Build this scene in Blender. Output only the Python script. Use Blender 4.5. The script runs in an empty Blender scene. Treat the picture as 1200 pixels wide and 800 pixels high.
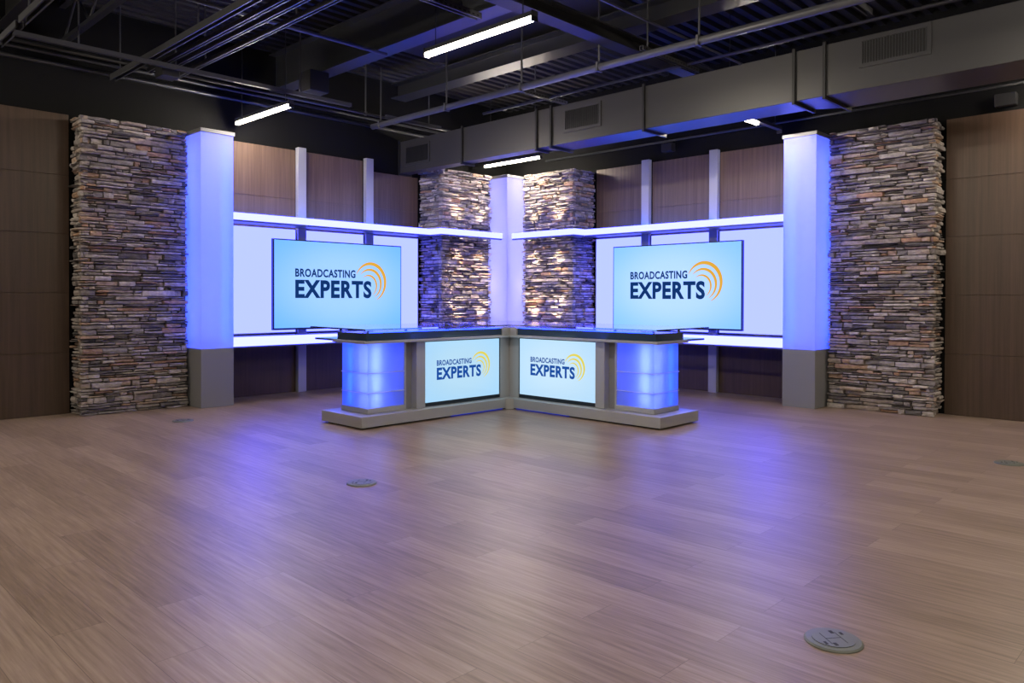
import bpy, bmesh, math, random
from mathutils import Vector, Matrix, noise

SC = bpy.context.scene
COL = SC.collection
PI = math.pi
random.seed(7)

# ---------------------------------------------------------------- materials
def new_mat(name):
    m = bpy.data.materials.new(name); m.use_nodes = True
    nt = m.node_tree
    for n in list(nt.nodes): nt.nodes.remove(n)
    out = nt.nodes.new('ShaderNodeOutputMaterial')
    return m, nt, out

def pbr(name, base, rough=.5, metal=0., spec=.5, bump=0., bump_scale=40., coat=0., vary=0.):
    m, nt, out = new_mat(name)
    p = nt.nodes.new('ShaderNodeBsdfPrincipled')
    p.inputs['Base Color'].default_value = (*base, 1)
    p.inputs['Roughness'].default_value = rough
    p.inputs['Metallic'].default_value = metal
    p.inputs['Specular IOR Level'].default_value = spec
    p.inputs['Coat Weight'].default_value = coat
    if bump or vary:
        tc = nt.nodes.new('ShaderNodeTexCoord')
        nz = nt.nodes.new('ShaderNodeTexNoise'); nz.inputs['Scale'].default_value = bump_scale
        nz.inputs['Detail'].default_value = 5
        nt.links.new(tc.outputs['Object'], nz.inputs['Vector'])
        if bump:
            b = nt.nodes.new('ShaderNodeBump'); b.inputs['Strength'].default_value = bump; b.inputs['Distance'].default_value = .01
            nt.links.new(nz.outputs['Fac'], b.inputs['Height']); nt.links.new(b.outputs['Normal'], p.inputs['Normal'])
        if vary:
            mx = nt.nodes.new('ShaderNodeMix'); mx.data_type = 'RGBA'
            mx.inputs['A'].default_value = (*[c*(1-vary) for c in base], 1)
            mx.inputs['B'].default_value = (*[min(1, c*(1+vary)) for c in base], 1)
            nt.links.new(nz.outputs['Fac'], mx.inputs['Factor']); nt.links.new(mx.outputs['Result'], p.inputs['Base Color'])
    nt.links.new(p.outputs[0], out.inputs[0])
    return m

def glow(name, col, strength=1.):
    m, nt, out = new_mat(name)
    e = nt.nodes.new('ShaderNodeEmission'); e.inputs[0].default_value = (*col, 1); e.inputs[1].default_value = strength
    nt.links.new(e.outputs[0], out.inputs[0])
    return m

def frosted(name, col, trans=.75, rough=.3, self_glow=None):
    """frosted acrylic: lets the light of the strips inside diffuse through, with a satin surface"""
    m, nt, out = new_mat(name)
    t = nt.nodes.new('ShaderNodeBsdfTranslucent'); t.inputs[0].default_value = (*col, 1)
    d = nt.nodes.new('ShaderNodeBsdfDiffuse'); d.inputs[0].default_value = (*col, 1)
    g = nt.nodes.new('ShaderNodeBsdfGlossy'); g.inputs['Roughness'].default_value = rough
    m1 = nt.nodes.new('ShaderNodeMixShader'); m1.inputs[0].default_value = trans
    nt.links.new(d.outputs[0], m1.inputs[1]); nt.links.new(t.outputs[0], m1.inputs[2])
    fr = nt.nodes.new('ShaderNodeFresnel'); fr.inputs[0].default_value = 1.45
    m2 = nt.nodes.new('ShaderNodeMixShader'); nt.links.new(fr.outputs[0], m2.inputs[0])
    nt.links.new(m1.outputs[0], m2.inputs[1]); nt.links.new(g.outputs[0], m2.inputs[2])
    nt.links.new(m2.outputs[0], out.inputs[0])
    return m

def glass_mat(name, col):
    m, nt, out = new_mat(name)
    p = nt.nodes.new('ShaderNodeBsdfPrincipled')
    p.inputs['Base Color'].default_value = (*col, 1); p.inputs['Roughness'].default_value = .03
    p.inputs['Transmission Weight'].default_value = 1; p.inputs['IOR'].default_value = 1.5
    nt.links.new(p.outputs[0], out.inputs[0])
    return m

def wood_panel_mat(name, c1, c2, rough=.45):
    m, nt, out = new_mat(name)
    N, Lk = nt.nodes.new, nt.links.new
    tc = N('ShaderNodeTexCoord'); mp = N('ShaderNodeMapping'); mp.inputs['Scale'].default_value = (22, 22, .7)
    Lk(tc.outputs['Object'], mp.inputs[0])
    n1 = N('ShaderNodeTexNoise'); n1.inputs['Scale'].default_value = 1.6; n1.inputs['Detail'].default_value = 6; n1.inputs['Roughness'].default_value = .6
    Lk(mp.outputs[0], n1.inputs['Vector'])
    rp = N('ShaderNodeValToRGB'); e = rp.color_ramp.elements
    e[0].position = .32; e[0].color = (*c1, 1); e[1].position = .7; e[1].color = (*c2, 1)
    Lk(n1.outputs['Fac'], rp.inputs[0])
    p = N('ShaderNodeBsdfPrincipled'); p.inputs['Roughness'].default_value = rough
    Lk(rp.outputs[0], p.inputs['Base Color'])
    b = N('ShaderNodeBump'); b.inputs['Strength'].default_value = .08; b.inputs['Distance'].default_value = .002
    Lk(n1.outputs['Fac'], b.inputs['Height']); Lk(b.outputs[0], p.inputs['Normal'])
    Lk(p.outputs[0], out.inputs[0])
    return m

def floor_mat():
    m, nt, out = new_mat('plank floor')
    N, Lk = nt.nodes.new, nt.links.new
    tc = N('ShaderNodeTexCoord'); sp = N('ShaderNodeSeparateXYZ'); Lk(tc.outputs['Object'], sp.inputs[0])
    cb = N('ShaderNodeCombineXYZ'); Lk(sp.outputs['Y'], cb.inputs['X']); Lk(sp.outputs['X'], cb.inputs['Y'])
    br = N('ShaderNodeTexBrick'); br.offset = .37; br.inputs['Scale'].default_value = 1
    br.inputs['Brick Width'].default_value = 1.22; br.inputs['Row Height'].default_value = .178
    br.inputs['Mortar Size'].default_value = .0012; br.inputs['Mortar Smooth'].default_value = .2
    br.inputs['Bias'].default_value = 0
    br.inputs['Color1'].default_value = (0, 0, 0, 1); br.inputs['Color2'].default_value = (1, 1, 1, 1); br.inputs['Mortar'].default_value = (.5, .5, .5, 1)
    Lk(cb.outputs[0], br.inputs['Vector'])
    # per-plank shift of the grain
    sh = N('ShaderNodeVectorMath'); sh.operation = 'MULTIPLY_ADD'; sh.inputs[1].default_value = (7, 3, 5)
    Lk(br.outputs['Color'], sh.inputs[0]); Lk(cb.outputs[0], sh.inputs[2])
    mp = N('ShaderNodeMapping'); mp.inputs['Scale'].default_value = (1.3, 24, 1); Lk(sh.outputs[0], mp.inputs[0])
    n1 = N('ShaderNodeTexNoise'); n1.inputs['Scale'].default_value = 2.2; n1.inputs['Detail'].default_value = 8; n1.inputs['Roughness'].default_value = .62; n1.inputs['Distortion'].default_value = .25
    Lk(mp.outputs[0], n1.inputs['Vector'])
    mp2 = N('ShaderNodeMapping'); mp2.inputs['Scale'].default_value = (3, 90, 1); Lk(sh.outputs[0], mp2.inputs[0])
    n2 = N('ShaderNodeTexNoise'); n2.inputs['Scale'].default_value = 1.5; n2.inputs['Detail'].default_value = 4
    Lk(mp2.outputs[0], n2.inputs['Vector'])
    rp = N('ShaderNodeValToRGB'); e = rp.color_ramp.elements
    e[0].position = .25; e[0].color = (.178, .128, .097, 1)
    e[1].position = .75; e[1].color = (.39, .297, .24, 1)
    k = rp.color_ramp.elements.new(.5); k.color = (.287, .208, .163, 1)
    mx = N('ShaderNodeMath'); mx.operation = 'MULTIPLY_ADD'; mx.inputs[1].default_value = .30; mx.inputs[2].default_value = -.15
    Lk(n2.outputs['Fac'], mx.inputs[0])
    ad = N('ShaderNodeMath'); ad.operation = 'ADD'; Lk(n1.outputs['Fac'], ad.inputs[0]); Lk(mx.outputs[0], ad.inputs[1])
    pl = N('ShaderNodeMath'); pl.operation = 'MULTIPLY_ADD'; pl.inputs[1].default_value = .22; pl.inputs[2].default_value = -.11
    Lk(br.outputs['Color'], pl.inputs[0])
    ad2 = N('ShaderNodeMath'); ad2.operation = 'ADD'; Lk(ad.outputs[0], ad2.inputs[0]); Lk(pl.outputs[0], ad2.inputs[1])
    Lk(ad2.outputs[0], rp.inputs[0])
    # seams a little darker
    mm = N('ShaderNodeMix'); mm.data_type = 'RGBA'; Lk(br.outputs['Fac'], mm.inputs['Factor']); Lk(rp.outputs[0], mm.inputs['A']); mm.inputs['B'].default_value = (.15, .108, .088, 1)
    p = N('ShaderNodeBsdfPrincipled'); Lk(mm.outputs['Result'], p.inputs['Base Color'])
    rr = N('ShaderNodeMapRange'); rr.inputs['To Min'].default_value = .30; rr.inputs['To Max'].default_value = .44
    Lk(n1.outputs['Fac'], rr.inputs[0]); Lk(rr.outputs[0], p.inputs['Roughness'])
    p.inputs['Specular IOR Level'].default_value = .42
    b = N('ShaderNodeBump'); b.inputs['Strength'].default_value = .08; b.inputs['Distance'].default_value = .003
    Lk(ad.outputs[0], b.inputs['Height']); Lk(b.outputs[0], p.inputs['Normal'])
    Lk(p.outputs[0], out.inputs[0])
    return m

def stone_mat():
    m, nt, out = new_mat('ledger stone')
    N, Lk = nt.nodes.new, nt.links.new
    ge = N('ShaderNodeNewGeometry')
    rp = N('ShaderNodeValToRGB'); rp.color_ramp.interpolation = 'LINEAR'
    stops = [(0, (.085, .078, .078)), (.14, (.20, .185, .18)), (.28, (.36, .325, .30)), (.42, (.15, .135, .135)),
             (.56, (.47, .43, .395)), (.70, (.25, .215, .195)), (.84, (.38, .31, .255)), (.95, (.34, .21, .135)), (1, (.13, .115, .12))]
    els = rp.color_ramp.elements
    els[0].position, els[0].color = stops[0][0], (*stops[0][1], 1)
    els[1].position, els[1].color = stops[-1][0], (*stops[-1][1], 1)
    for pos, c in stops[1:-1]:
        k = els.new(pos); k.color = (*c, 1)
    Lk(ge.outputs['Random Per Island'], rp.inputs[0])
    tc = N('ShaderNodeTexCoord'); mp = N('ShaderNodeMapping'); mp.inputs['Scale'].default_value = (15, 15, 22); Lk(tc.outputs['Object'], mp.inputs[0])
    n = N('ShaderNodeTexNoise'); n.inputs['Scale'].default_value = 1.3; n.inputs['Detail'].default_value = 7; n.inputs['Roughness'].default_value = .65
    Lk(mp.outputs[0], n.inputs['Vector'])
    mr = N('ShaderNodeMapRange'); mr.inputs['From Min'].default_value = .25; mr.inputs['From Max'].default_value = .75; mr.inputs['To Min'].default_value = .65; mr.inputs['To Max'].default_value = 1.8
    Lk(n.outputs['Fac'], mr.inputs[0])
    mu = N('ShaderNodeVectorMath'); mu.operation = 'SCALE'; Lk(rp.outputs[0], mu.inputs[0]); Lk(mr.outputs[0], mu.inputs['Scale'])
    p = N('ShaderNodeBsdfPrincipled'); p.inputs['Roughness'].default_value = .8; p.inputs['Specular IOR Level'].default_value = .3
    Lk(mu.outputs[0], p.inputs['Base Color'])
    b = N('ShaderNodeBump'); b.inputs['Strength'].default_value = .6; b.inputs['Distance'].default_value = .008
    Lk(n.outputs['Fac'], b.inputs['Height']); Lk(b.outputs[0], p.inputs['Normal'])
    Lk(p.outputs[0], out.inputs[0])
    return m

def screen_mat(name, edge, mid, strength, axis, c0, half):
    """what the display shows: a pale blue picture, paler towards its middle"""
    m, nt, out = new_mat(name)
    N, Lk = nt.nodes.new, nt.links.new
    tc = N('ShaderNodeTexCoord')
    mp = N('ShaderNodeMapping'); mp.vector_type = 'TEXTURE'
    sc = [1, 1, half[1]]; lo = [0, 0, c0[1]]
    sc[axis] = half[0]; lo[axis] = c0[0]
    mp.inputs['Location'].default_value = lo; mp.inputs['Scale'].default_value = sc
    Lk(tc.outputs['Object'], mp.inputs[0])
    g = N('ShaderNodeTexGradient'); g.gradient_type = 'SPHERICAL'
    s2 = N('ShaderNodeVectorMath'); s2.operation = 'SCALE'; s2.inputs['Scale'].default_value = .66
    Lk(mp.outputs[0], s2.inputs[0]); Lk(s2.outputs[0], g.inputs[0])
    rp = N('ShaderNodeValToRGB'); e = rp.color_ramp.elements
    e[0].position = .0; e[0].color = (*edge, 1); e[1].position = .75; e[1].color = (*mid, 1)
    rp.color_ramp.interpolation = 'EASE'
    Lk(g.outputs['Fac'], rp.inputs[0])
    em = N('ShaderNodeEmission'); em.inputs[1].default_value = strength; Lk(rp.outputs[0], em.inputs[0])
    gl = N('ShaderNodeBsdfGlossy'); gl.inputs['Roughness'].default_value = .15; gl.inputs[0].default_value = (.03, .03, .03, 1)
    a = N('ShaderNodeAddShader'); Lk(em.outputs[0], a.inputs[0]); Lk(gl.outputs[0], a.inputs[1])
    Lk(a.outputs[0], out.inputs[0])
    return m

M = {}
M['floor'] = floor_mat()
M['stone'] = stone_mat()
M['wood'] = wood_panel_mat('brown veneer', (.098, .061, .041), (.165, .108, .075))
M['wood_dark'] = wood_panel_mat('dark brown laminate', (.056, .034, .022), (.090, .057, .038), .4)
M['mortar'] = pbr('dark joint behind the stones', (.05, .045, .042), .9)
M['joint'] = pbr('panel joint', (.015, .011, .009), .8)
M['wall'] = pbr('charcoal wall', (.0050, .0052, .0056), .85, spec=.2, bump=.1)
M['deck'] = pbr('charcoal deck', (.0085, .009, .010), .6)
M['steel'] = pbr('charcoal steel', (.026, .028, .033), .36, spec=.7)
M['black'] = pbr('black steel', (.014, .014, .015), .5)
M['strut'] = pbr('grey strut', (.085, .088, .097), .4, metal=.2)
M['duct'] = pbr('charcoal duct', (.036, .036, .039), .34, spec=.7)
M['alu'] = pbr('brushed aluminium', (.42, .425, .43), .42, metal=.35)
M['alu_light'] = pbr('pale aluminium', (.43, .44, .455), .45, metal=.35)
M['grey_base'] = pbr('grey laminate', (.235, .24, .25), .45)
M['navy'] = pbr('black gloss fascia', (.028, .052, .088), .16, coat=.5)
M['bezel'] = pbr('black bezel', (.006, .012, .02), .3)
M['rail'] = pbr('dark blue grey rail', (.09, .10, .13), .4, metal=.3)
M['dark'] = pbr('dark body', (.03, .03, .033), .5)
M['rubber'] = pbr('black toe kick', (.008, .008, .008), .7)
M['acrylic'] = frosted('frosted acrylic', (.88, .89, .97))
M['acrylic_blue'] = frosted('blue frosted acrylic', (.55, .70, .98), trans=.8)
M['acrylic_edge'] = frosted('clear acrylic shelf', (.85, .92, 1.0), trans=.45, rough=.1)
M['glass'] = glass_mat('table glass', (.80, .93, .97))
M['panel'] = glow('backlit panel', (.53, .63, 6.5), 1.)
M['lip'] = glow('light lip', (.86, .94, 18.0), 1.)
M['led'] = glow('blue led strip', (.03, .10, 3.0), 4.)
M['led_white'] = glow('lavender led strip', (.145, .195, 2.2), 7.5)
M['led_corner'] = glow('pale lavender led strip', (.46, .47, 1.7), 15.)
M['led_top'] = glow('blue uplight strip', (.0, .12, 1.0), 45.)
M['led_tower'] = glow('white blue tower strip', (.34, .42, 2.0), 12.)
M['led_toe'] = glow('blue toe led', (.01, .06, 1.2), .45)
M['led_blue'] = glow('deep blue led strip', (.005, .13, 2.4), 9.)
M['tube'] = glow('lit tube', (1.0, .88, .72), 205.)
M['puck'] = glow('puck lens', (1.0, .80, .52), 3.)
M['ink'] = glow('navy letters', (.006, .035, .16), 1.)
M['ink2'] = glow('blue letters', (.010, .075, .36), 1.)
M['arc'] = glow('orange arc', (.80, .42, .05), 1.)
M['arc2'] = glow('yellow arc', (.80, .68, .10), 1.)
M['box_metal'] = pbr('grey cast metal', (.20, .215, .195), .45, metal=.5)
M['box_dark'] = pbr('dark slot', (.02, .02, .02), .6)

# ---------------------------------------------------------------- geometry helpers
LW = lambda a, d, z: Vector((a, d, z))          # left wing: a runs along the left wall, d out from it
RW = lambda a, d, z: Vector((d, a, z))          # right wing, the mirror image

class MB:
    def __init__(self, T=LW): self.bm = bmesh.new(); self.T = T
    def box(self, a0, a1, d0, d1, z0, z1):
        return self.prism([(a0, d0), (a1, d0), (a1, d1), (a0, d1)], z0, z1)
    def prism(self, poly, z0, z1):
        lo = [self.bm.verts.new(self.T(a, d, z0)) for a, d in poly]
        hi = [self.bm.verts.new(self.T(a, d, z1)) for a, d in poly]
        n = len(poly)
        fs = [self.bm.faces.new(lo), self.bm.faces.new(hi)]
        for i in range(n):
            fs.append(self.bm.faces.new((lo[i], lo[(i+1) % n], hi[(i+1) % n], hi[i])))
        return self
    def tube(self, pts, r, n=10, caps=True):
        P = [self.T(*p) for p in pts]
        rings = []
        for i, p in enumerate(P):
            t = (P[min(i+1, len(P)-1)] - P[max(i-1, 0)]).normalized()
            u = t.cross(Vector((0, 0, 1)))
            if u.length < .05: u = t.cross(Vector((1, 0, 0)))
            u.normalize(); v = t.cross(u)
            rings.append([self.bm.verts.new(p + (u*math.cos(2*PI*k/n) + v*math.sin(2*PI*k/n))*r) for k in range(n)])
        for A, B in zip(rings, rings[1:]):
            for k in range(n): self.bm.faces.new((A[k], A[(k+1) % n], B[(k+1) % n], B[k]))
        if caps: self.bm.faces.new(rings[0]); self.bm.faces.new(rings[-1])
        return self
    def lathe(self, c, prof, n=32):
        """prof: (r, z) pairs; closed at both ends"""
        rings = [[self.bm.verts.new(self.T(c[0], c[1], c[2]) + Vector((r*math.cos(2*PI*k/n), r*math.sin(2*PI*k/n), z))) for k in range(n)] for r, z in prof]
        for A, B in zip(rings, rings[1:]):
            for k in range(n): self.bm.faces.new((A[k], A[(k+1) % n], B[(k+1) % n], B[k]))
        self.bm.faces.new(rings[0]); self.bm.faces.new(rings[-1])
        return self
    def section(self, prof, axis_a0, axis_a1):
        """extrude a closed (d, z) profile along a"""
        A = [self.bm.verts.new(self.T(axis_a0, d, z)) for d, z in prof]
        B = [self.bm.verts.new(self.T(axis_a1, d, z)) for d, z in prof]
        n = len(prof)
        self.bm.faces.new(A); self.bm.faces.new(B)
        for i in range(n): self.bm.faces.new((A[i], A[(i+1) % n], B[(i+1) % n], B[i]))
        return self
    def build(self, name, mat, parent=None, bevel=0., smooth=False, recalc=True, origin=None):
        if recalc: bmesh.ops.recalc_face_normals(self.bm, faces=self.bm.faces)
        vs = [v.co for v in self.bm.verts]
        if parent is not None:
            off = world_loc(parent)
        else:
            off = origin or Vector(((min(v.x for v in vs)+max(v.x for v in vs))/2, (min(v.y for v in vs)+max(v.y for v in vs))/2, min(v.z for v in vs)))
        bmesh.ops.translate(self.bm, verts=self.bm.verts, vec=-off)
        me = bpy.data.meshes.new(name); self.bm.to_mesh(me); self.bm.free()
        if smooth:
            for p in me.polygons: p.use_smooth = True
        me.materials.append(mat)
        o = bpy.data.objects.new(name, me); COL.objects.link(o)
        if parent is not None: o.parent = parent
        else: o.location = off
        if bevel:
            b = o.modifiers.new('Bevel', 'BEVEL'); b.width = bevel; b.segments = 2; b.limit_method = 'ANGLE'; b.angle_limit = math.radians(40)
        return o

def world_loc(o):
    v = Vector((0, 0, 0))
    while o is not None: v += o.location; o = o.parent
    return v

def tag(o, label, cat, group=None, kind=None):
    o['label'] = label; o['category'] = cat
    if group: o['group'] = group
    if kind: o['kind'] = kind
    return o

def thing(name, label, cat, loc, group=None):
    o = bpy.data.objects.new(name, None); COL.objects.link(o); o.location = loc; o.empty_display_size = .1
    return tag(o, label, cat, group, 'thing')

def struct(o):
    o['kind'] = 'structure'; return o

WINGS = [('left', LW, 0), ('right', RW, 1)]

# ---------------------------------------------------------------- the room
ROOM, HZ = 13.0, 4.20
struct(MB().box(-.2, ROOM+.2, -.2, ROOM+.2, -.1, 0).build('floor', M['floor'], origin=Vector((0, 0, 0))))
struct(MB().box(-.2, ROOM, -.2, 0, 0, HZ).build('wall_left', M['wall']))
struct(MB().box(-.2, 0, 0, ROOM, 0, HZ).build('wall_right', M['wall']))
struct(MB().box(-.2, ROOM, ROOM, ROOM+.2, 0, HZ).build('wall_back', M['wall']))
struct(MB().box(ROOM, ROOM+.2, -.2, ROOM+.2, 0, HZ).build('wall_front', M['wall']))
# corrugated roof deck: ribs run across the duct, away from the right wall
mb = MB(RW)
prof = []; y = 0.0; pitch = .152
while y < ROOM - pitch:
    prof += [(y, HZ), (y+.055, HZ), (y+.07, HZ-.045), (y+.135, HZ-.045)]; y += pitch
prof += [(y, HZ), (y, HZ+.12), (0, HZ+.12)]
A = [mb.bm.verts.new(Vector((0, p, z))) for p, z in prof]
B = [mb.bm.verts.new(Vector((ROOM, p, z))) for p, z in prof]
for i in range(len(prof)):
    j = (i+1) % len(prof); mb.bm.faces.new((A[i], A[j], B[j], B[i]))
struct(mb.build('ceiling', M['deck']))

tile = pbr('grey flat deck sheet', (.022, .022, .022), .6)
struct(MB().box(2.45, 4.045, 1.5, 4.22, 4.06, 4.10).build('ceiling_panel', tile))
struct(MB().box(2.45, 4.045, 4.42, 7.5, 4.06, 4.10).build('ceiling_panel', tile))

# ---------------------------------------------------------------- stone piers
def stones_on(bm, origin, udir, ndir, width, height, rows, seed, ucorner=0):
    """courses of split stone on a face; origin at the face's lower corner, udir along it, ndir out of it"""
    rnd = random.Random(seed)
    up = Vector((0, 0, 1))
    z = 0.0
    for (h, shift) in rows:
        u = -rnd.random()*.12
        while u < width:
            L = rnd.choice((.07, .10, .13, .17, .22, .30))*rnd.uniform(.8, 1.2)
            u0, u1 = max(u, -.004), min(u+L, width+.004)
            u += L
            if u1-u0 < .03: continue
            splits = [(z, z+h)] if (h < .034 or rnd.random() < .72) else [(z, z+h*.52), (z+h*.52, z+h)]
            for z0, z1 in splits:
                out = rnd.uniform(-.004, .046) + (.012 if rnd.random() < .2 else 0)
                n = max(2, int((u1-u0)/.07)+1)
                g = .0052
                front = []; edge = []
                for k in range(n+1):
                    uu = u0+g + (u1-u0-2*g)*k/n
                    colm = []
                    for zz, sgn in ((z0+g, -1), ((z0+z1)/2, 0), (z1-g, 1)):
                        jz = rnd.uniform(-.0035, .0035) if sgn else rnd.uniform(-.004, .004)
                        o = out + rnd.uniform(-.006, .006) - (.006 if sgn else 0) - (.005 if k in (0, n) else 0)
                        colm.append(bm.verts.new(origin + udir*(uu+rnd.uniform(-.004, .004)) + up*(zz+jz) + ndir*o))
                    front.append(colm)
                back = [[bm.verts.new(origin + udir*(u0+g+(u1-u0-2*g)*k/n) + up*zz - ndir*.038) for zz in (z0+g, z1-g)] for k in (0, n)]
                for k in range(n):
                    for q in (0, 1):
                        bm.faces.new((front[k][q], front[k+1][q], front[k+1][q+1], front[k][q+1]))
                bl, br_ = back
                bm.faces.new([front[k][2] for k in range(n+1)] + [br_[1], bl[1]])
                bm.faces.new([front[k][0] for k in range(n, -1, -1)] + [bl[0], br_[0]])
                bm.faces.new((front[0][0], front[0][1], front[0][2], bl[1], bl[0]))
                bm.faces.new((front[n][2], front[n][1], front[n][0], br_[0], br_[1]))
        z += h

def course_rows(height, seed):
    rnd = random.Random(seed); rows = []; z = 0
    while z < height-.03:
        h = rnd.choice((.026, .032, .036, .042, .05, .058))*rnd.uniform(.9, 1.1)
        h = min(h, height-z); rows.append((h, 0)); z += h
    return rows

def stone_pier(T, a0, a1, d1, height, seed, label):
    mb = MB(T)
    mb.box(a0, a1-.052, .031, d1-.052, 0, height-.02)
    core = len(mb.bm.faces)
    rows = course_rows(height, seed)
    d_a, d_d = T(1, 0, 0), T(0, 1, 0)
    stones_on(mb.bm, T(a0, d1-.018, 0), d_a, d_d, a1-a0+.012, height, rows, seed+1)
    stones_on(mb.bm, T(a1-.018, .033, 0), d_d, d_a, d1-.033-.002, height, rows, seed+2)
    o = mb.build('stone_pier', M['stone'])
    o.data.materials.append(M['mortar'])
    for q in range(core): o.data.polygons[q].material_index = 1
    return tag(o, label, 'stone pier', 'stacked stone piers of the set', 'thing')

for side, T, i in WINGS:
    stone_pier(T, 5.296, 6.338, .344, 3.0, 31+i*50,
               ['wide stacked stone pier beside dark wood wall and lit column on the left', 'wide stacked stone pier beside dark wood wall and lit column on the right'][i])
    stone_pier(T, .872, 1.822, .533, 3.01, 71+i*50,
               ['stacked stone pier washed by spotlights, left of the lit corner column', 'stacked stone pier washed by spotlights, right of the lit corner column'][i])

# ---------------------------------------------------------------- wood panels, posts, backlit panels, light shelves
def wood_panel(T, a0, a1, label, top=3.03, joints=(.625, 1.225, 1.82, 2.41), mat='wood', low=0.0):
    mb = MB(T); zs = [low] + [j for j in joints if low+.1 < j < top-.1] + [top]
    for z0, z1 in zip(zs, zs[1:]):
        mb.box(a0, a1, .004, .03, z0+.003, z1-.003)
    mb.box(a0+.002, a1-.002, .002, .024, low, top-.004)
    o = mb.build('wood_wall_panel', M[mat], bevel=.002)
    tag(o, label, 'wood panel', 'brown wood wall panels', 'thing')

def backlit(T, a0, a1, label):
    r = thing('backlit_panel', label, 'backlit panel', T((a0+a1)/2, .05, .745), 'glowing wall panels behind the displays')
    MB(T).box(a0+.012, a1-.012, .036, .058, .757, 2.03).build('diffuser', M['panel'], r)
    f = MB(T)
    f.box(a0, a1, .031, .06, .745, .757)
    f.box(a0, a0+.012, .031, .06, .757, 2.03); f.box(a1-.012, a1, .031, .06, .757, 2.03)
    f.build('frame', M['alu_light'], r)

def post(T, a0, a1, label):
    mb = MB(T); mb.box(a0, a1, .031, .10, 0, 3.06)
    o = mb.build('aluminium_post', M['alu_light'], bevel=.004)
    tag(o, label, 'post', 'aluminium posts between wood panels', 'thing')

SHELF = [(1.865, .105), (4.905, .105), (4.905, .585), (2.08, .585), (2.08, .82), (.95, .82), (.95, .575), (1.865, .575)]
LIP = [(4.905, .586), (4.905, .612), (2.106, .612), (2.106, .848), (.94, .848), (.94, .821), (2.079, .821), (2.079, .586)]
def light_shelf(T, z0, z1, label, under):
    r = thing('light_shelf', label, 'lit shelf', T(3.4, .35, z0), 'glowing shelves on the set walls')
    MB(T).prism(SHELF, z0+.012, z1-.012).build('shelf_board', M['rail'], r)
    MB(T).prism(LIP, z0+.008, z1).build('light_lip', M['lip'], r)
    mb = MB(T)
    mb.prism([(4.905, .56), (4.905, .606), (2.1, .606), (2.1, .842), (.945, .842), (.945, .80), (2.06, .80), (2.06, .56)], z0-.012, z0+.007)
    mb.build('trim_rail', M['rail'], r, bevel=.002)
    if under: MB(T).box(2.2, 4.85, .22, .235, z1-.011, z1+.004).build('led_strip', M['led_top'], r)
    return r

for side, T, i in WINGS:
    S = ['left', 'right'][i]
    wood_panel(T, 6.365, 10.6, ['broad dark wood wall panel at the far left edge of the set', 'broad dark wood wall panel at the far right edge of the set'][i], mat='wood_dark')
    wood_panel(T, 3.81, 4.90, f'wood panel between {S} lit column and the nearest post', low=.64)
    wood_panel(T, 2.80, 3.686, f'wood panel between the two posts above the {S} display', low=.64)
    wood_panel(T, 1.85, 2.66, f'dim wood panel between post and corner stone pier on the {S}', top=(2.905, 3.03)[i], low=.64)
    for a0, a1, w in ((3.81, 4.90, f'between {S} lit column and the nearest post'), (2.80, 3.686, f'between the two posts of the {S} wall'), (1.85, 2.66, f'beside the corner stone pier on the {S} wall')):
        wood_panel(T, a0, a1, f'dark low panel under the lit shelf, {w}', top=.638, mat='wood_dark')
    post(T, 3.692, 3.806, f'aluminium post nearest the {S} lit column, rising above the wood')
    post(T, 2.668, 2.788, f'aluminium post nearest the corner on the {S} wall')
    backlit(T, 3.812, 4.90, f'glowing lavender panel between {S} column and {S} wall display')
    backlit(T, 2.795, 3.686, f'glowing lavender panel mostly hidden behind the {S} wall display')
    backlit(T, 1.86, 2.662, f'glowing lavender panel between {S} display and corner stone pier')
    light_shelf(T, 2.037, 2.122, f'upper glowing white shelf running above the {S} wall display', True)
    light_shelf(T, .632, .744, f'lower glowing white shelf running below the {S} wall display', False)

# ---------------------------------------------------------------- lit columns
def light_column(T, a0, a1, d0, d1, label, top=2.985, split=.632, corner=False):
    r = thing('light_column', label, 'lit column', T((a0+a1)/2, (d0+d1)/2, 0), 'tall glowing acrylic columns')
    MB(T).box(a0, a1, d0, d1, 0, split).build('base', M['grey_base'], r, bevel=.004)
    MB(T).box(a0+.002, a1-.002, d0+.001, d1-.002, split+.001, top-.042).build('acrylic_shell', M['acrylic'], r)
    MB(T).box(a0-.012, a1+.008, d0, d1+.010, top-.041, top).build('cap', M['grey_base'], r, bevel=.003)
    z0, z1 = split+.06, top-.10
    if corner:
        MB(T).box(a0+.12, a0+.15, d0+.12, d0+.15, z0, z1).build('led_strip', M['led_corner'], r)
        MB(T).box(a0+.5, a0+.52, d0+.5, d0+.52, z0, z1).build('led_strip', M['led_corner'], r)
    else:
        MB(T).box(a0+.20, a0+.225, d1-.16, d1-.135, z0, z1).build('led_strip', M['led_white'], r)
        MB(T).box(a0+.075, a0+.09, d1-.075, d1-.06, z0, z1).build('led_strip', M['led_blue'], r)
        MB(T).box(a1-.12, a1-.10, d0+.30, d0+.32, z0, z1).build('led_strip', M['led_blue'], r)
    return r
light_column(LW, 4.91, 5.274, .031, .634, 'tall glowing blue column beside the left wide stone pier')
light_column(RW, 4.91, 5.274, .031, .634, 'tall glowing blue column beside the right wide stone pier')
light_column(LW, .031, .854, .031, .854, 'glowing lavender corner column between the two spotlit stone piers', corner=True)

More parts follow.
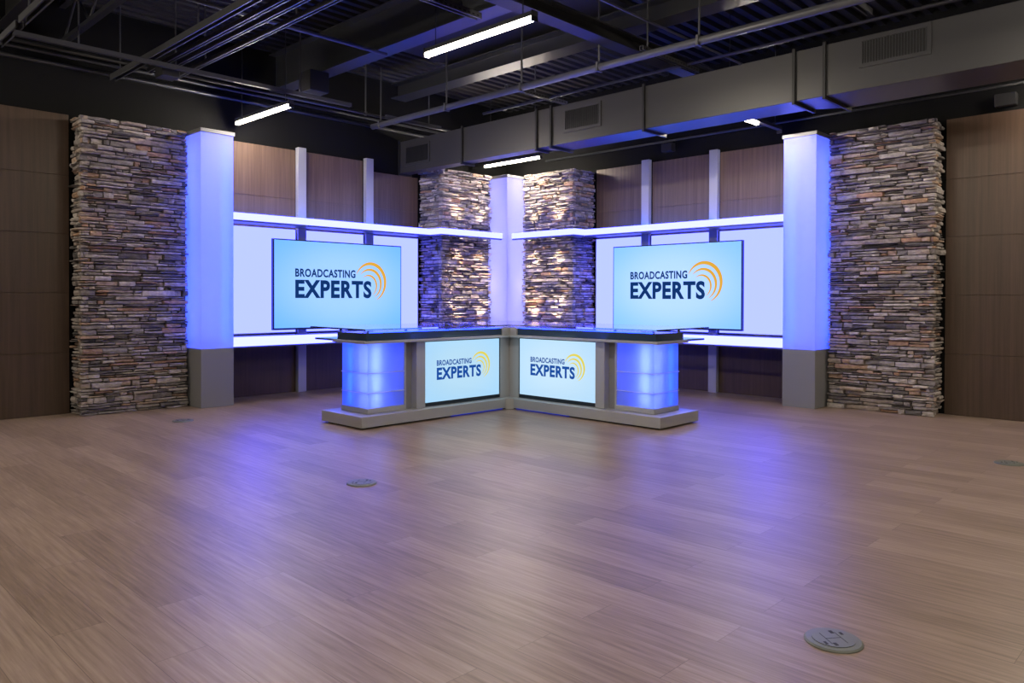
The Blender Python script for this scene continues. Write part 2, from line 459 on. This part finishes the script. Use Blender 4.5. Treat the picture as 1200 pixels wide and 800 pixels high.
# ---------------------------------------------------------------- puck lights grazing the corner stone
def puck(T, a, d, z, aim_up, energy, label):
    r = thing('spotlight', label, 'spotlight', T(a, d, z), 'small spotlights grazing the corner stone')
    s = 1 if aim_up else -1
    prof = [(.034, 0), (.034, s*.022), (.026, s*.024)]
    MB(T).lathe((a, d, z), prof, 20).build('housing', M['alu_light'], r, smooth=False)
    MB(T).lathe((a, d, z), [(.022, s*.0245), (.022, s*.0265)], 16).build('lens', M['puck'], r)
    ld = bpy.data.lights.new('spot', 'SPOT'); ld.energy = energy; ld.color = (1, .78, .50); ld.spot_size = math.radians(62); ld.spot_blend = 1; ld.shadow_soft_size = .02
    lo = bpy.data.objects.new('spot_beam', ld); COL.objects.link(lo); lo.parent = r
    lo.location = (0, 0, s*.035)
    dirv = (T(0, -.20, 0) + Vector((0, 0, s))).normalized()
    lo.rotation_euler = dirv.to_track_quat('-Z', 'Y').to_euler()
PW = 45.
for side, T, i in WINGS:
    S = ['left', 'right'][i]
    for k, a in enumerate((1.10, 1.56)):
        w = ['near the corner column', 'near its outer edge'][k]
        puck(T, a, .645, 2.111, True, PW*1.3, f'small uplight on upper shelf at {S} corner stone pier, {w}')
        puck(T, a, .645, 2.048, False, PW*1.6, f'small downlight under upper shelf at {S} corner stone pier, {w}')
        puck(T, a, .645, .733, True, PW*1.4, f'small uplight on lower shelf at {S} corner stone pier, {w}')

# ---------------------------------------------------------------- lettering of the displays
def text_mesh(txt, bold):
    cu = bpy.data.curves.new('letters', 'FONT'); cu.body = txt; cu.size = 1; cu.offset = bold; cu.resolution_u = 4
    cu.space_character = 1.09
    o = bpy.data.objects.new('letters', cu); COL.objects.link(o)
    bpy.context.view_layer.update()
    me = bpy.data.meshes.new_from_object(o.evaluated_get(bpy.context.evaluated_depsgraph_get()))
    bpy.data.objects.remove(o); bpy.data.curves.remove(cu)
    return me

def logo(parent, place, Wd, Hd, ink, arc):
    """place(u, v): u to the viewer's right, v up, both from the screen's centre; lettering laid on the screen"""
    k = Wd*.588/803.
    x0 = -Wd/2 + Wd*.152; yc = Hd*(.5-.548)
    off = world_loc(parent)
    def fill(name, me, x, y, w, h, mat):
        xs = [v.co.x for v in me.vertices]; ys = [v.co.y for v in me.vertices]
        for v in me.vertices:
            u = x + (v.co.x-min(xs))/(max(xs)-min(xs))*w; q = y + (v.co.y-min(ys))/(max(ys)-min(ys))*h
            v.co = place(u, q) - off
        me.materials.clear(); me.materials.append(mat)
        o = bpy.data.objects.new(name, me); COL.objects.link(o); o.parent = parent
    fill('lettering', text_mesh('EXPERTS', .040), x0, yc-81*k, 803*k, 164*k, ink)
    fill('lettering', text_mesh('BROADCASTING', .034), x0, yc+106*k, 623*k, 74*k, ink)
    for (cx, cy, R, t0, t1, th) in ((792, 70, 169, 155, -66, 33), (782, 55, 128, 140, -64, 26), (768, 38, 91, 128, -60, 19)):
        bm = bmesh.new(); n = 40; pr = None
        for q in range(n+1):
            f = q/n; an = math.radians(t0+(t1-t0)*f); t = th*math.sin(PI*(f*.94+.03))**.8
            r1 = R+4+t*.35; r0 = r1-t
            c = [bm.verts.new(place(x0+k*(cx+r*math.cos(an)), yc+k*(cy+r*math.sin(an)*1.04)) - off) for r in (r0, r1)]
            if pr: bm.faces.new((pr[0], pr[1], c[1], c[0]))
            pr = c
        me = bpy.data.meshes.new('logo_arc'); bm.to_mesh(me); bm.free(); me.materials.append(arc)
        o = bpy.data.objects.new('logo_arc', me); COL.objects.link(o); o.parent = parent

# ---------------------------------------------------------------- wall displays
TA0, TA1, TZ0, TZ1 = 2.31, 4.228, .792, 1.893
for side, T, i in WINGS:
    S = ['left', 'right'][i]
    r = thing('wall_display', f'large flat display reading broadcasting experts on the {S} wall', 'television', T((TA0+TA1)/2, .2, TZ0), 'wall displays')
    mb = MB(T); mb.box(TA0, TA1, .20, .246, TZ0, TZ1); mb.build('bezel', M['bezel'], r, bevel=.003)
    MB(T).box(TA0+.25, TA1-.25, .16, .199, TZ0+.15, TZ1-.15).build('back_housing', M['bezel'], r, bevel=.01)
    for a in (2.728, 3.749): MB(T).box(a-.03, a+.03, .101, .159, TZ0+.2, TZ1-.2).build('wall_mount', M['black'], r)
    ca, cz = (TA0+TA1)/2, (TZ0+TZ1)/2
    c = T(ca, 0, cz) - world_loc(r)
    sm = screen_mat('display picture '+S, [(.17, .52, 1.7), (.25, .60, 1.6)][i], [(.38, .67, 1.35), (.50, .76, 1.4)][i], 1., i, (c[i], c[2]), ((TA1-TA0)/2, (TZ1-TZ0)/2))
    sc = MB(T).box(TA0+.014, TA1-.014, .2465, .249, TZ0+.022, TZ1-.014).build('screen', sm, r)
    sg = -1 if i == 0 else 1
    logo(sc, lambda u, v: T(ca + sg*u, .2505, cz + v), TA1-TA0, TZ1-TZ0, M['ink'], M['arc'])

# ---------------------------------------------------------------- the desk
D = thing('news_desk', 'V-shaped silver and blue news desk with two built-in displays in the studio corner', 'desk', Vector((2.6, 2.6, 0)))
for side, T, i in WINGS:
    P = lambda *poly: list(poly)
    MB(T).prism([(2.31, 2.31), (2.958, 2.958), (4.845, 2.958), (4.845, 2.30)], .016, .116).build('plinth', M['alu'], D, bevel=.003)
    MB(T).prism([(2.36, 2.36), (2.91, 2.91), (4.80, 2.91), (4.80, 2.35)], 0, .0155).build('toe_kick', M['rubber'], D)
    MB(T).prism([(2.44, 2.44), (2.79, 2.79), (4.25, 2.79), (4.25, 2.44)], .117, .764).build('cabinet_body', M['dark'], D)
    MB(T).box(3.02, 3.75, 2.9105, 2.916, .002, .009).build('toe_led', M['led_toe'], D)
    # display in the front
    mon = MB(T).box(2.992, 4.044, 2.795, 2.846, .118, .764).build('built_in_display', M['bezel'], D, bevel=.002)
    ca, cz = 3.522, .459
    c = T(ca, 0, cz) - world_loc(mon)
    sm = screen_mat('desk picture '+side, [(.40, .70, .98), (.48, .74, .98)][i], [(.48, .73, .92), (.58, .80, .98)][i], 1., i, (c[i], c[2]), (.52, .305))
    sc = MB(T).box(3.006, 4.038, 2.8465, 2.849, .156, .752).build('screen', sm, mon)
    sg = -1 if i == 0 else 1
    logo(sc, lambda u, v: T(ca + sg*u, 2.8505, cz + v), 1.03, .60, M['ink2'], M['arc2'])
    MB(T).prism([(2.795, 2.795), (2.852, 2.852), (2.990, 2.852), (2.990, 2.795)], .117, .764).build('corner_panel', M['alu'], D)
    MB(T).prism([(2.80, 2.80), (2.915, 2.915), (3.02, 2.915), (3.02, 2.80)], .7645, .868).build('corner_cap', M['alu'], D, bevel=.003)
    # uprights beside the display
    MB(T).box(4.046, 4.156, 2.795, 2.876, .117, .764).build('upright', M['alu'], D, bevel=.004)
    MB(T).box(4.157, 4.252, 2.791, 2.80, .117, .764).build('recess_panel', M['grey_base'], D)
    MB(T).box(4.257, 4.279, 2.825, 2.845, .117, .764).build('edge_frame', M['alu'], D, bevel=.003)
    # glowing tower at the wing's end
    MB(T).box(4.28, 4.708, 2.425, 2.852, .118, .166).build('tower_plinth', M['alu'], D, bevel=.003)
    tw = MB(T).box(4.282, 4.700, 2.432, 2.842, .167, .764).build('acrylic_tower', M['acrylic_blue'], D)
    for z in (.488, .306):
        MB(T).box(4.284, 4.712, 2.428, 2.854, z-.004, z+.004).build('shelf_plate', M['acrylic_edge'], tw, bevel=.002)
    MB(T).box(4.595, 4.613, 2.775, 2.793, .19, .74).build('led_strip', M['led_tower'], tw)
    MB(T).box(4.55, 4.565, 2.47, 2.485, .18, .75).build('led_strip', M['led_blue'], tw)
    MB(T).box(4.66, 4.672, 2.56, 2.572, .18, .75).build('led_strip', M['led_blue'], tw)
    # top: trim band, black fascia, glass
    MB(T).prism([(2.42, 2.42), (2.925, 2.925), (4.792, 2.925), (4.792, 2.40)], .765, .7895).build('trim_band', M['alu_light'], D, bevel=.003)
    MB(T).prism([(2.43, 2.43), (2.90, 2.90), (4.758, 2.90), (4.758, 2.435)], .79, .862).build('fascia', M['navy'], D, bevel=.003)
    MB(T).prism([(1.98, 1.98), (2.425, 2.425), (4.72, 2.425), (4.72, 1.98)], .772, .7895).build('rear_counter', M['navy'], D, bevel=.003)
    MB(T).prism([(1.86, 1.86), (2.90, 2.90), (4.765, 2.90), (4.70, 1.86)], .884, .898).build('glass_top', M['glass'], D)
    MB(T).box(2.98, 4.70, 2.862, 2.874, .8625, .869).build('led_strip', M['led'], D)
    for a in (3.15, 3.7, 4.25, 4.68):
        MB(T).lathe((a, 2.83, .8625), [(.014, 0), (.014, .021)], 16).build('standoff', M['alu_light'], D)
    for a in (3.1, 4.5):
        MB(T).lathe((a, 2.10, .79), [(.014, 0), (.014, .0935)], 16).build('standoff', M['alu_light'], D)
    for a in (2.9, 4.1):
        MB(T).box(a-.03, a+.03, 2.03, 2.09, 0, .7715).build('rear_leg', M['dark'], D, bevel=.003)
MB().prism([(2.959, 2.959), (3.02, 2.959), (2.959, 3.02)], .004, .119).build('corner_foot', M['alu'], D)

# ---------------------------------------------------------------- floor boxes
def floor_box(a_r, d_r, label, rot=0.):
    x, y = d_r, a_r
    r = thing('floor_box', label, 'floor box', Vector((x, y, 0)), 'round metal floor boxes')
    MB().lathe((x, y, 0), [(.096, .0), (.096, .003), (.090, .008), (.074, .0085)], 40).build('ring', M['box_metal'], r)
    lid = MB().lathe((x, y, .0088), [(.071, 0), (.071, .002)], 36).build('lid', M['box_metal'], r)
    R = Matrix.Rotation(rot, 3, 'Z')
    def slot(u, v, w, h, name='slot'):
        mb = MB()
        P = [R @ Vector((u+su*w/2, v+sv*h/2, 0)) + Vector((x, y, 0)) for su, sv in ((-1, -1), (1, -1), (1, 1), (-1, 1))]
        mb.prism([(p.x, p.y) for p in P], .0109, .0118); mb.build(name, M['box_dark'], lid)
    slot(-.046, .018, .020, .012); slot(.046, -.018, .020, .012); slot(-.030, .046, .018, .009); slot(.032, -.046, .020, .009)
    mb = MB()
    for (u, v, w, h) in ((0, .028, .085, .0025), (0, -.028, .085, .0025), (0, 0, .0025, .056)):
        P = [R @ Vector((u+su*w/2, v+sv*h/2, 0)) + Vector((x, y, 0)) for su, sv in ((-1, -1), (1, -1), (1, 1), (-1, 1))]
        mb.prism([(p.x, p.y) for p in P], .0109, .0113)
    mb.build('flap_seam', M['box_dark'], lid)
floor_box(4.57, 5.965, 'round metal floor box in front of the left end of the desk', .6)
floor_box(7.605, 6.12, 'round metal floor box in the foreground, nearest to the camera', .9)
floor_box(7.385, 2.33, 'round metal floor box near the right wall of dark wood', .2)
floor_box(1.308, 5.747, 'round metal floor box by the foot of the left wide stone pier', .4)

# ---------------------------------------------------------------- linear lights
def linear_light(p, axis, length, z, label, lit=(0, 1), hang=True, group='linear ceiling lights'):
    """p: room point (x, y) of the start; axis 0 runs along x, 1 along y"""
    x, y = p
    T = (lambda a, d, zz: Vector((x+a, y+d, zz))) if axis == 0 else (lambda a, d, zz: Vector((x+d, y+a, zz)))
    r = thing('linear_light', label, 'ceiling light', T(length/2, 0, z), group)
    MB(T).section([(-.030, z+.012), (.030, z+.012), (.022, z+.05), (-.022, z+.05)], 0, length).build('housing', M['strut'], r)
    MB(T).section([(-.021, z+.0115), (-.020, z-.012), (-.010, z-.020), (.010, z-.020), (.020, z-.012), (.021, z+.0115)], length*lit[0]+.012, length*lit[1]-.012).build('tube', M['tube'], r)
    for e in (0, length-.012): MB(T).box(e, e+.0118, -.030, .030, z-.024, z+.052).build('end_cap', M['black'], r)
    if hang:
        for e in (.12, length-.12): MB(T).tube([(e, 0, z+.051), (e, 0, HZ-.05)], .004, 6).build('hanger_rod', M['steel'], r)
    return r
linear_light((4.64, .17), 1, 1.22, 3.205, 'lit linear ceiling light near the left wall, above the left lit column')
linear_light((4.73, 3.71), 1, 1.22, 3.195, 'large lit linear ceiling light hanging at the top centre of the picture')
linear_light((.78, .31), 1, 1.14, 3.17, 'lit linear ceiling light above the lit corner column, below the duct')
linear_light((.28, 4.70), 0, 1.30, 3.12, 'linear light poking out under the duct beside the right lit column', lit=(.42, 1))
for (x, y) in ((.48, 7.25), (4.73, 7.25), (4.73, 10.6), (8.9, .17), (8.9, 3.71), (8.9, 7.25), (8.9, 10.6)):  # unseen extra fixtures continuing the rows, added to brighten the floor
    linear_light((x, y), 1, 1.22, 3.2, 'added unseen linear ceiling light outside the picture, brightening the open studio floor')

# ---------------------------------------------------------------- air duct
DU = thing('air_duct', 'large rectangular charcoal air duct crossing above the right set wall', 'duct', Vector((1.9, 4.7, 2.935)))
MB(RW).prism([(.012, 2.159), (9.6, 2.159), (9.6, 1.60), (5.972, 1.60), (5.703, 1.76), (2.845, 1.80), (2.62, 1.98), (.012, 1.98)], 2.935, 3.375).build('duct_body', M['duct'], DU, bevel=.004)
for a, db in ((.02, 1.98), (1.33, 1.98), (2.62, 1.98), (2.845, 1.80), (4.116, 1.782), (5.703, 1.76), (5.972, 1.60), (7.6, 1.60)):
    mb = MB(RW); w = .012
    mb.box(a-w, a+w, 2.1595, 2.185, 2.905, 3.395); mb.box(a-w, a+w, db-.025, 2.1595, 2.905, 2.9345); mb.box(a-w, a+w, db-.025, db-.0005, 2.935, 3.395)
    mb.build('seam_flange', M['black'], DU)
for (a0, a1, z0, z1) in ((.17, .645, 3.055, 3.27), (3.06, 3.53, 3.085, 3.295), (6.285, 6.775, 3.145, 3.33)):
    mb = MB(RW); b = .032
    mb.box(a0-b, a1+b, 2.16, 2.172, z0-b, z0); mb.box(a0-b, a1+b, 2.16, 2.172, z1, z1+b); mb.box(a0-b, a0, 2.16, 2.172, z0, z1); mb.box(a1, a1+b, 2.16, 2.172, z0, z1)
    g = mb.build('grille', M['duct'], DU)
    MB(RW).box(a0, a1, 2.1595, 2.1605, z0, z1).build('opening', M['black'], g)
    mb = MB(RW); n = 22
    for k in range(n):
        a = a0+(a1-a0)*(k+.5)/n; mb.prism([(a-.004, 2.161), (a+.002, 2.161), (a+.006, 2.170), (a, 2.170)], z0, z1)
    mb.build('louver', M['steel'], g)

# ---------------------------------------------------------------- ceiling steel, pipes and struts
def ibeam(axis, c, lo, hi, zb, h, w, label, mat, name='steel_girder'):
    T = LW if axis == 0 else RW
    t = .014
    prof = [(c-w/2, zb), (c+w/2, zb), (c+w/2, zb+t), (c+t/2, zb+t), (c+t/2, zb+h-t), (c+w/2, zb+h-t), (c+w/2, zb+h), (c-w/2, zb+h), (c-w/2, zb+h-t), (c-t/2, zb+h-t), (c-t/2, zb+t), (c-w/2, zb+t)]
    return tag(MB(T).section(prof, lo, hi).build(name, mat), label, 'girder', None, 'thing')
# axis 1: runs along y (parallel to the duct); axis 0: runs along x
ibeam(1, 4.06, .02, 12.9, 3.70, .445, .20, 'blue tinted steel girder running from the left light towards top centre', M['steel'])
ibeam(1, 2.56, .5, 12.9, 3.80, .20, .24, 'long steel girder crossing the ceiling just above the air duct', M['steel'])
ibeam(0, 4.32, .02, 12.9, 3.55, .14, .16, 'black steel girder slanting from top centre down to the duct', M['black'])
ibeam(1, 6.9, .02, 12.9, 3.75, .395, .20, 'dark steel girder at the top left beyond the struts', M['black'])
def ceiling_pipe(axis, c, lo, hi, z, r_, label, mat, hangers=(), name='ceiling_pipe', cat='pipe'):
    T = LW if axis == 0 else RW
    R = thing(name, label, cat, T((lo+hi)/2, c, z))
    MB(T).tube([(lo, c, z), (hi, c, z)], r_, 12).build('pipe', mat, R, smooth=True)
    for h in hangers:
        mb = MB(T); mb.tube([(h, c, z+r_+.002), (h, c, HZ-.06)], .009, 8)
        mb.build('hanger_rod', M['strut'], R)
        mb = MB(T); mb.box(h-.012, h+.012, c-r_-.004, c+r_+.004, z-r_-.006, z+r_+.010)
        mb.build('clamp', M['strut'], R)
    return R
ceiling_pipe(0, .085, .05, 12.5, 3.50, .022, 'lower of the two thin pipes running along the left wall', M['steel'])
ceiling_pipe(0, .075, .05, 12.5, 3.60, .018, 'upper of the two thin pipes running along the left wall', M['steel'])
ceiling_pipe(0, .53, .6, 8, 3.525, .016, 'thin conduit hung a little out from the left wall pipes', M['steel'], hangers=(3.1,))
ceiling_pipe(1, 2.93, .44, 12, 3.40, .036, 'grey pipe hung in front of the duct, crossing most of the ceiling', M['strut'], hangers=(.62, 1.9, 3.1, 4.12, 5.2, 7.0))
ceiling_pipe(1, 2.08, 1.63, 12, 3.52, .016, 'thin conduit running just above the top edge of the duct', M['strut'])
ceiling_pipe(0, 4.84, .2, 9, 3.60, .011, 'thin rod slanting across the ceiling right of centre', M['strut'])
ceiling_pipe(0, 2.45, 4.2, 9, 3.60, .018, 'thin blue lit conduit near the top left of centre', M['strut'])
ceiling_pipe(1, .065, .9, 9.5, 3.27, .014, 'thin conduit fixed along the right wall under the duct', M['steel'])
ceiling_pipe(1, .065, .9, 9.5, 3.40, .012, 'upper thin conduit fixed along the right wall behind the duct', M['steel'])

def strut(axis, c, lo, hi, z, label, w=.041, h=.041, hangers=(), perf=False):
    T = LW if axis == 0 else RW
    R = thing('strut_channel', label, 'strut', T((lo+hi)/2, c, z))
    t = .004
    prof = [(c-w/2, z), (c-w/2+.010, z), (c-w/2+.010, z+t), (c-w/2+t, z+t), (c-w/2+t, z+h-t), (c+w/2-t, z+h-t), (c+w/2-t, z+t), (c+w/2-.010, z+t), (c+w/2-.010, z), (c+w/2, z), (c+w/2, z+h), (c-w/2, z+h)]
    MB(T).section(prof, lo, hi).build('channel', M['strut'], R)
    if hangers:
        for q in hangers:
            MB(T).tube([(q, c, z+h-.002), (q, c, HZ-.06)], .008, 8).build('hanger_rod', M['strut'], R)
    if perf:
        mb = MB(T); a = lo+.03
        while a < hi-.04:
            mb.box(a, a+.028, c-w/2-.0008, c-w/2, z+.013, z+.027); mb.box(a, a+.028, c+w/2, c+w/2+.0008, z+.013, z+.027); a += .05
        mb.build('perforation', M['black'], R)['kind'] = 'stuff'
    return R
# the group of parallel struts at upper left
strut(1, 5.98, .14, 7, 3.43, 'grey strut channel at upper left, outermost of the parallel bundle', w=.06, h=.06, hangers=(.35, 2.2, 3.6))
strut(1, 5.80, .62, 7, 3.45, 'grey strut channel at upper left, second rail of the bundle')
strut(1, 5.69, .62, 7, 3.45, 'grey strut channel at upper left, third rail of the bundle')
strut(1, 5.52, .55, 7, 3.45, 'grey strut channel at upper left, innermost rail of the bundle', hangers=(1.3, 3))
strut(1, 7.06, .48, 1.18, 3.45, 'short strut channel cut by the left edge of the picture', w=.06, h=.06)
strut(1, 7.065, 1.30, 6, 3.45, 'longer strut channel at the top left corner', w=.06, h=.06, hangers=(1.5, 3.5))
strut(0, 1.16, 3.75, 7.1, 3.385, 'cross strut channel running behind the left linear light', hangers=(4.4, 5.75, 6.6))
strut(0, 4.0, 4.40, 7, 3.50, 'perforated strut channel hanging at top centre', w=.06, h=.05, perf=True, hangers=(4.6,))
strut(0, 4.55, 1.85, 2.85, 3.49, 'perforated strut channel near the duct, right of centre', perf=True, hangers=(2.75,))
strut(0, 2.72, 1.75, 2.78, 3.50, 'perforated strut channel near the duct at mid ceiling', perf=True, hangers=(2.3,))
strut(0, 6.35, 2.2, 3.4, 3.52, 'strut channel above the large grille of the duct', w=.05, h=.05, hangers=(2.4,))
strut(0, .82, 2.1, 3.0, 3.44, 'short strut channel holding the left end of the grey pipe', hangers=(2.3,))
# junction boxes
def jbox(x0, x1, y0, y1, z0, z1, label, mat='black'):
    o = MB().box(x0, x1, y0, y1, z0, z1).build('mounted_junction_box', M[mat], bevel=.006)
    tag(o, label, 'junction box', 'junction boxes on the ceiling', 'thing')
jbox(4.10, 4.34, 1.02, 1.26, 3.455, 3.68, 'black junction box above the end of the left linear light')
jbox(5.66, 5.83, .86, 1.04, 3.345, 3.449, 'black junction box under the strut bundle at upper left')
jbox(.004, .10, 2.98, 3.14, 3.13, 3.24, 'small black box on the right wall above the middle wood panel')
jbox(.004, .10, 6.80, 6.98, 3.07, 3.19, 'small black box on the right wall above the far stone pier')
# open-web roof joist at the upper left
J = thing('roof_joist', 'open web roof joist with zigzag bars at the top left', 'roof joist', Vector((6.42, 4, 3.72)))
MB(RW).box(.02, 12.9, 6.39, 6.45, 3.72, 3.76).build('lower_chord', M['steel'], J)
MB(RW).box(.02, 12.9, 6.39, 6.45, 4.09, 4.13).build('upper_chord', M['steel'], J)
mb = MB(RW); a = .1; up = True
while a < 12.5:
    mb.tube([(a, 6.42, 3.755 if up else 4.095), (a+.38, 6.42, 4.095 if up else 3.755)], .012, 6); a += .38; up = not up
mb.build('web_bars', M['steel'], J)

# ---------------------------------------------------------------- camera
cam = bpy.data.cameras.new('camera'); co = bpy.data.objects.new('camera', cam); COL.objects.link(co)
f = Vector((-.71516963, -.69887656, -.01019572)); u = Vector((-.00729205, -.00712592, .99994802)); rt = Vector((-.69891288, .71520681, 0))
roll = -2.5921e-3
rt2 = rt*math.cos(roll) + u*math.sin(roll)*-1; u2 = u*math.cos(roll) + rt*math.sin(roll)
mw = Matrix(((rt2.x, u2.x, -f.x, 8.79031794), (rt2.y, u2.y, -f.y, 8.63524942), (rt2.z, u2.z, -f.z, 1.18423), (0, 0, 0, 1)))
co.matrix_world = mw
cam.sensor_width = 36; cam.lens = 893.92/1200*36
cam.shift_x = 4.5213/1200; cam.shift_y = -41.711/1200
cam.clip_start = .05
SC.camera = co

# ---------------------------------------------------------------- world and view
w = bpy.data.worlds.new('studio'); SC.world = w; w.use_nodes = True
w.node_tree.nodes['Background'].inputs[0].default_value = (.02, .02, .025, 1)
w.node_tree.nodes['Background'].inputs[1].default_value = .3
SC.view_settings.view_transform = 'Standard'; SC.view_settings.look = 'None'
SC.view_settings.exposure = 0; SC.view_settings.gamma = 1; SC.view_settings.use_curve_mapping = False
SC.cycles.use_denoising = True
SC.cycles.max_bounces = 10; SC.cycles.diffuse_bounces = 5; SC.cycles.glossy_bounces = 4; SC.cycles.transmission_bounces = 8
SC.cycles.sample_clamp_indirect = 8; SC.cycles.sample_clamp_direct = 30
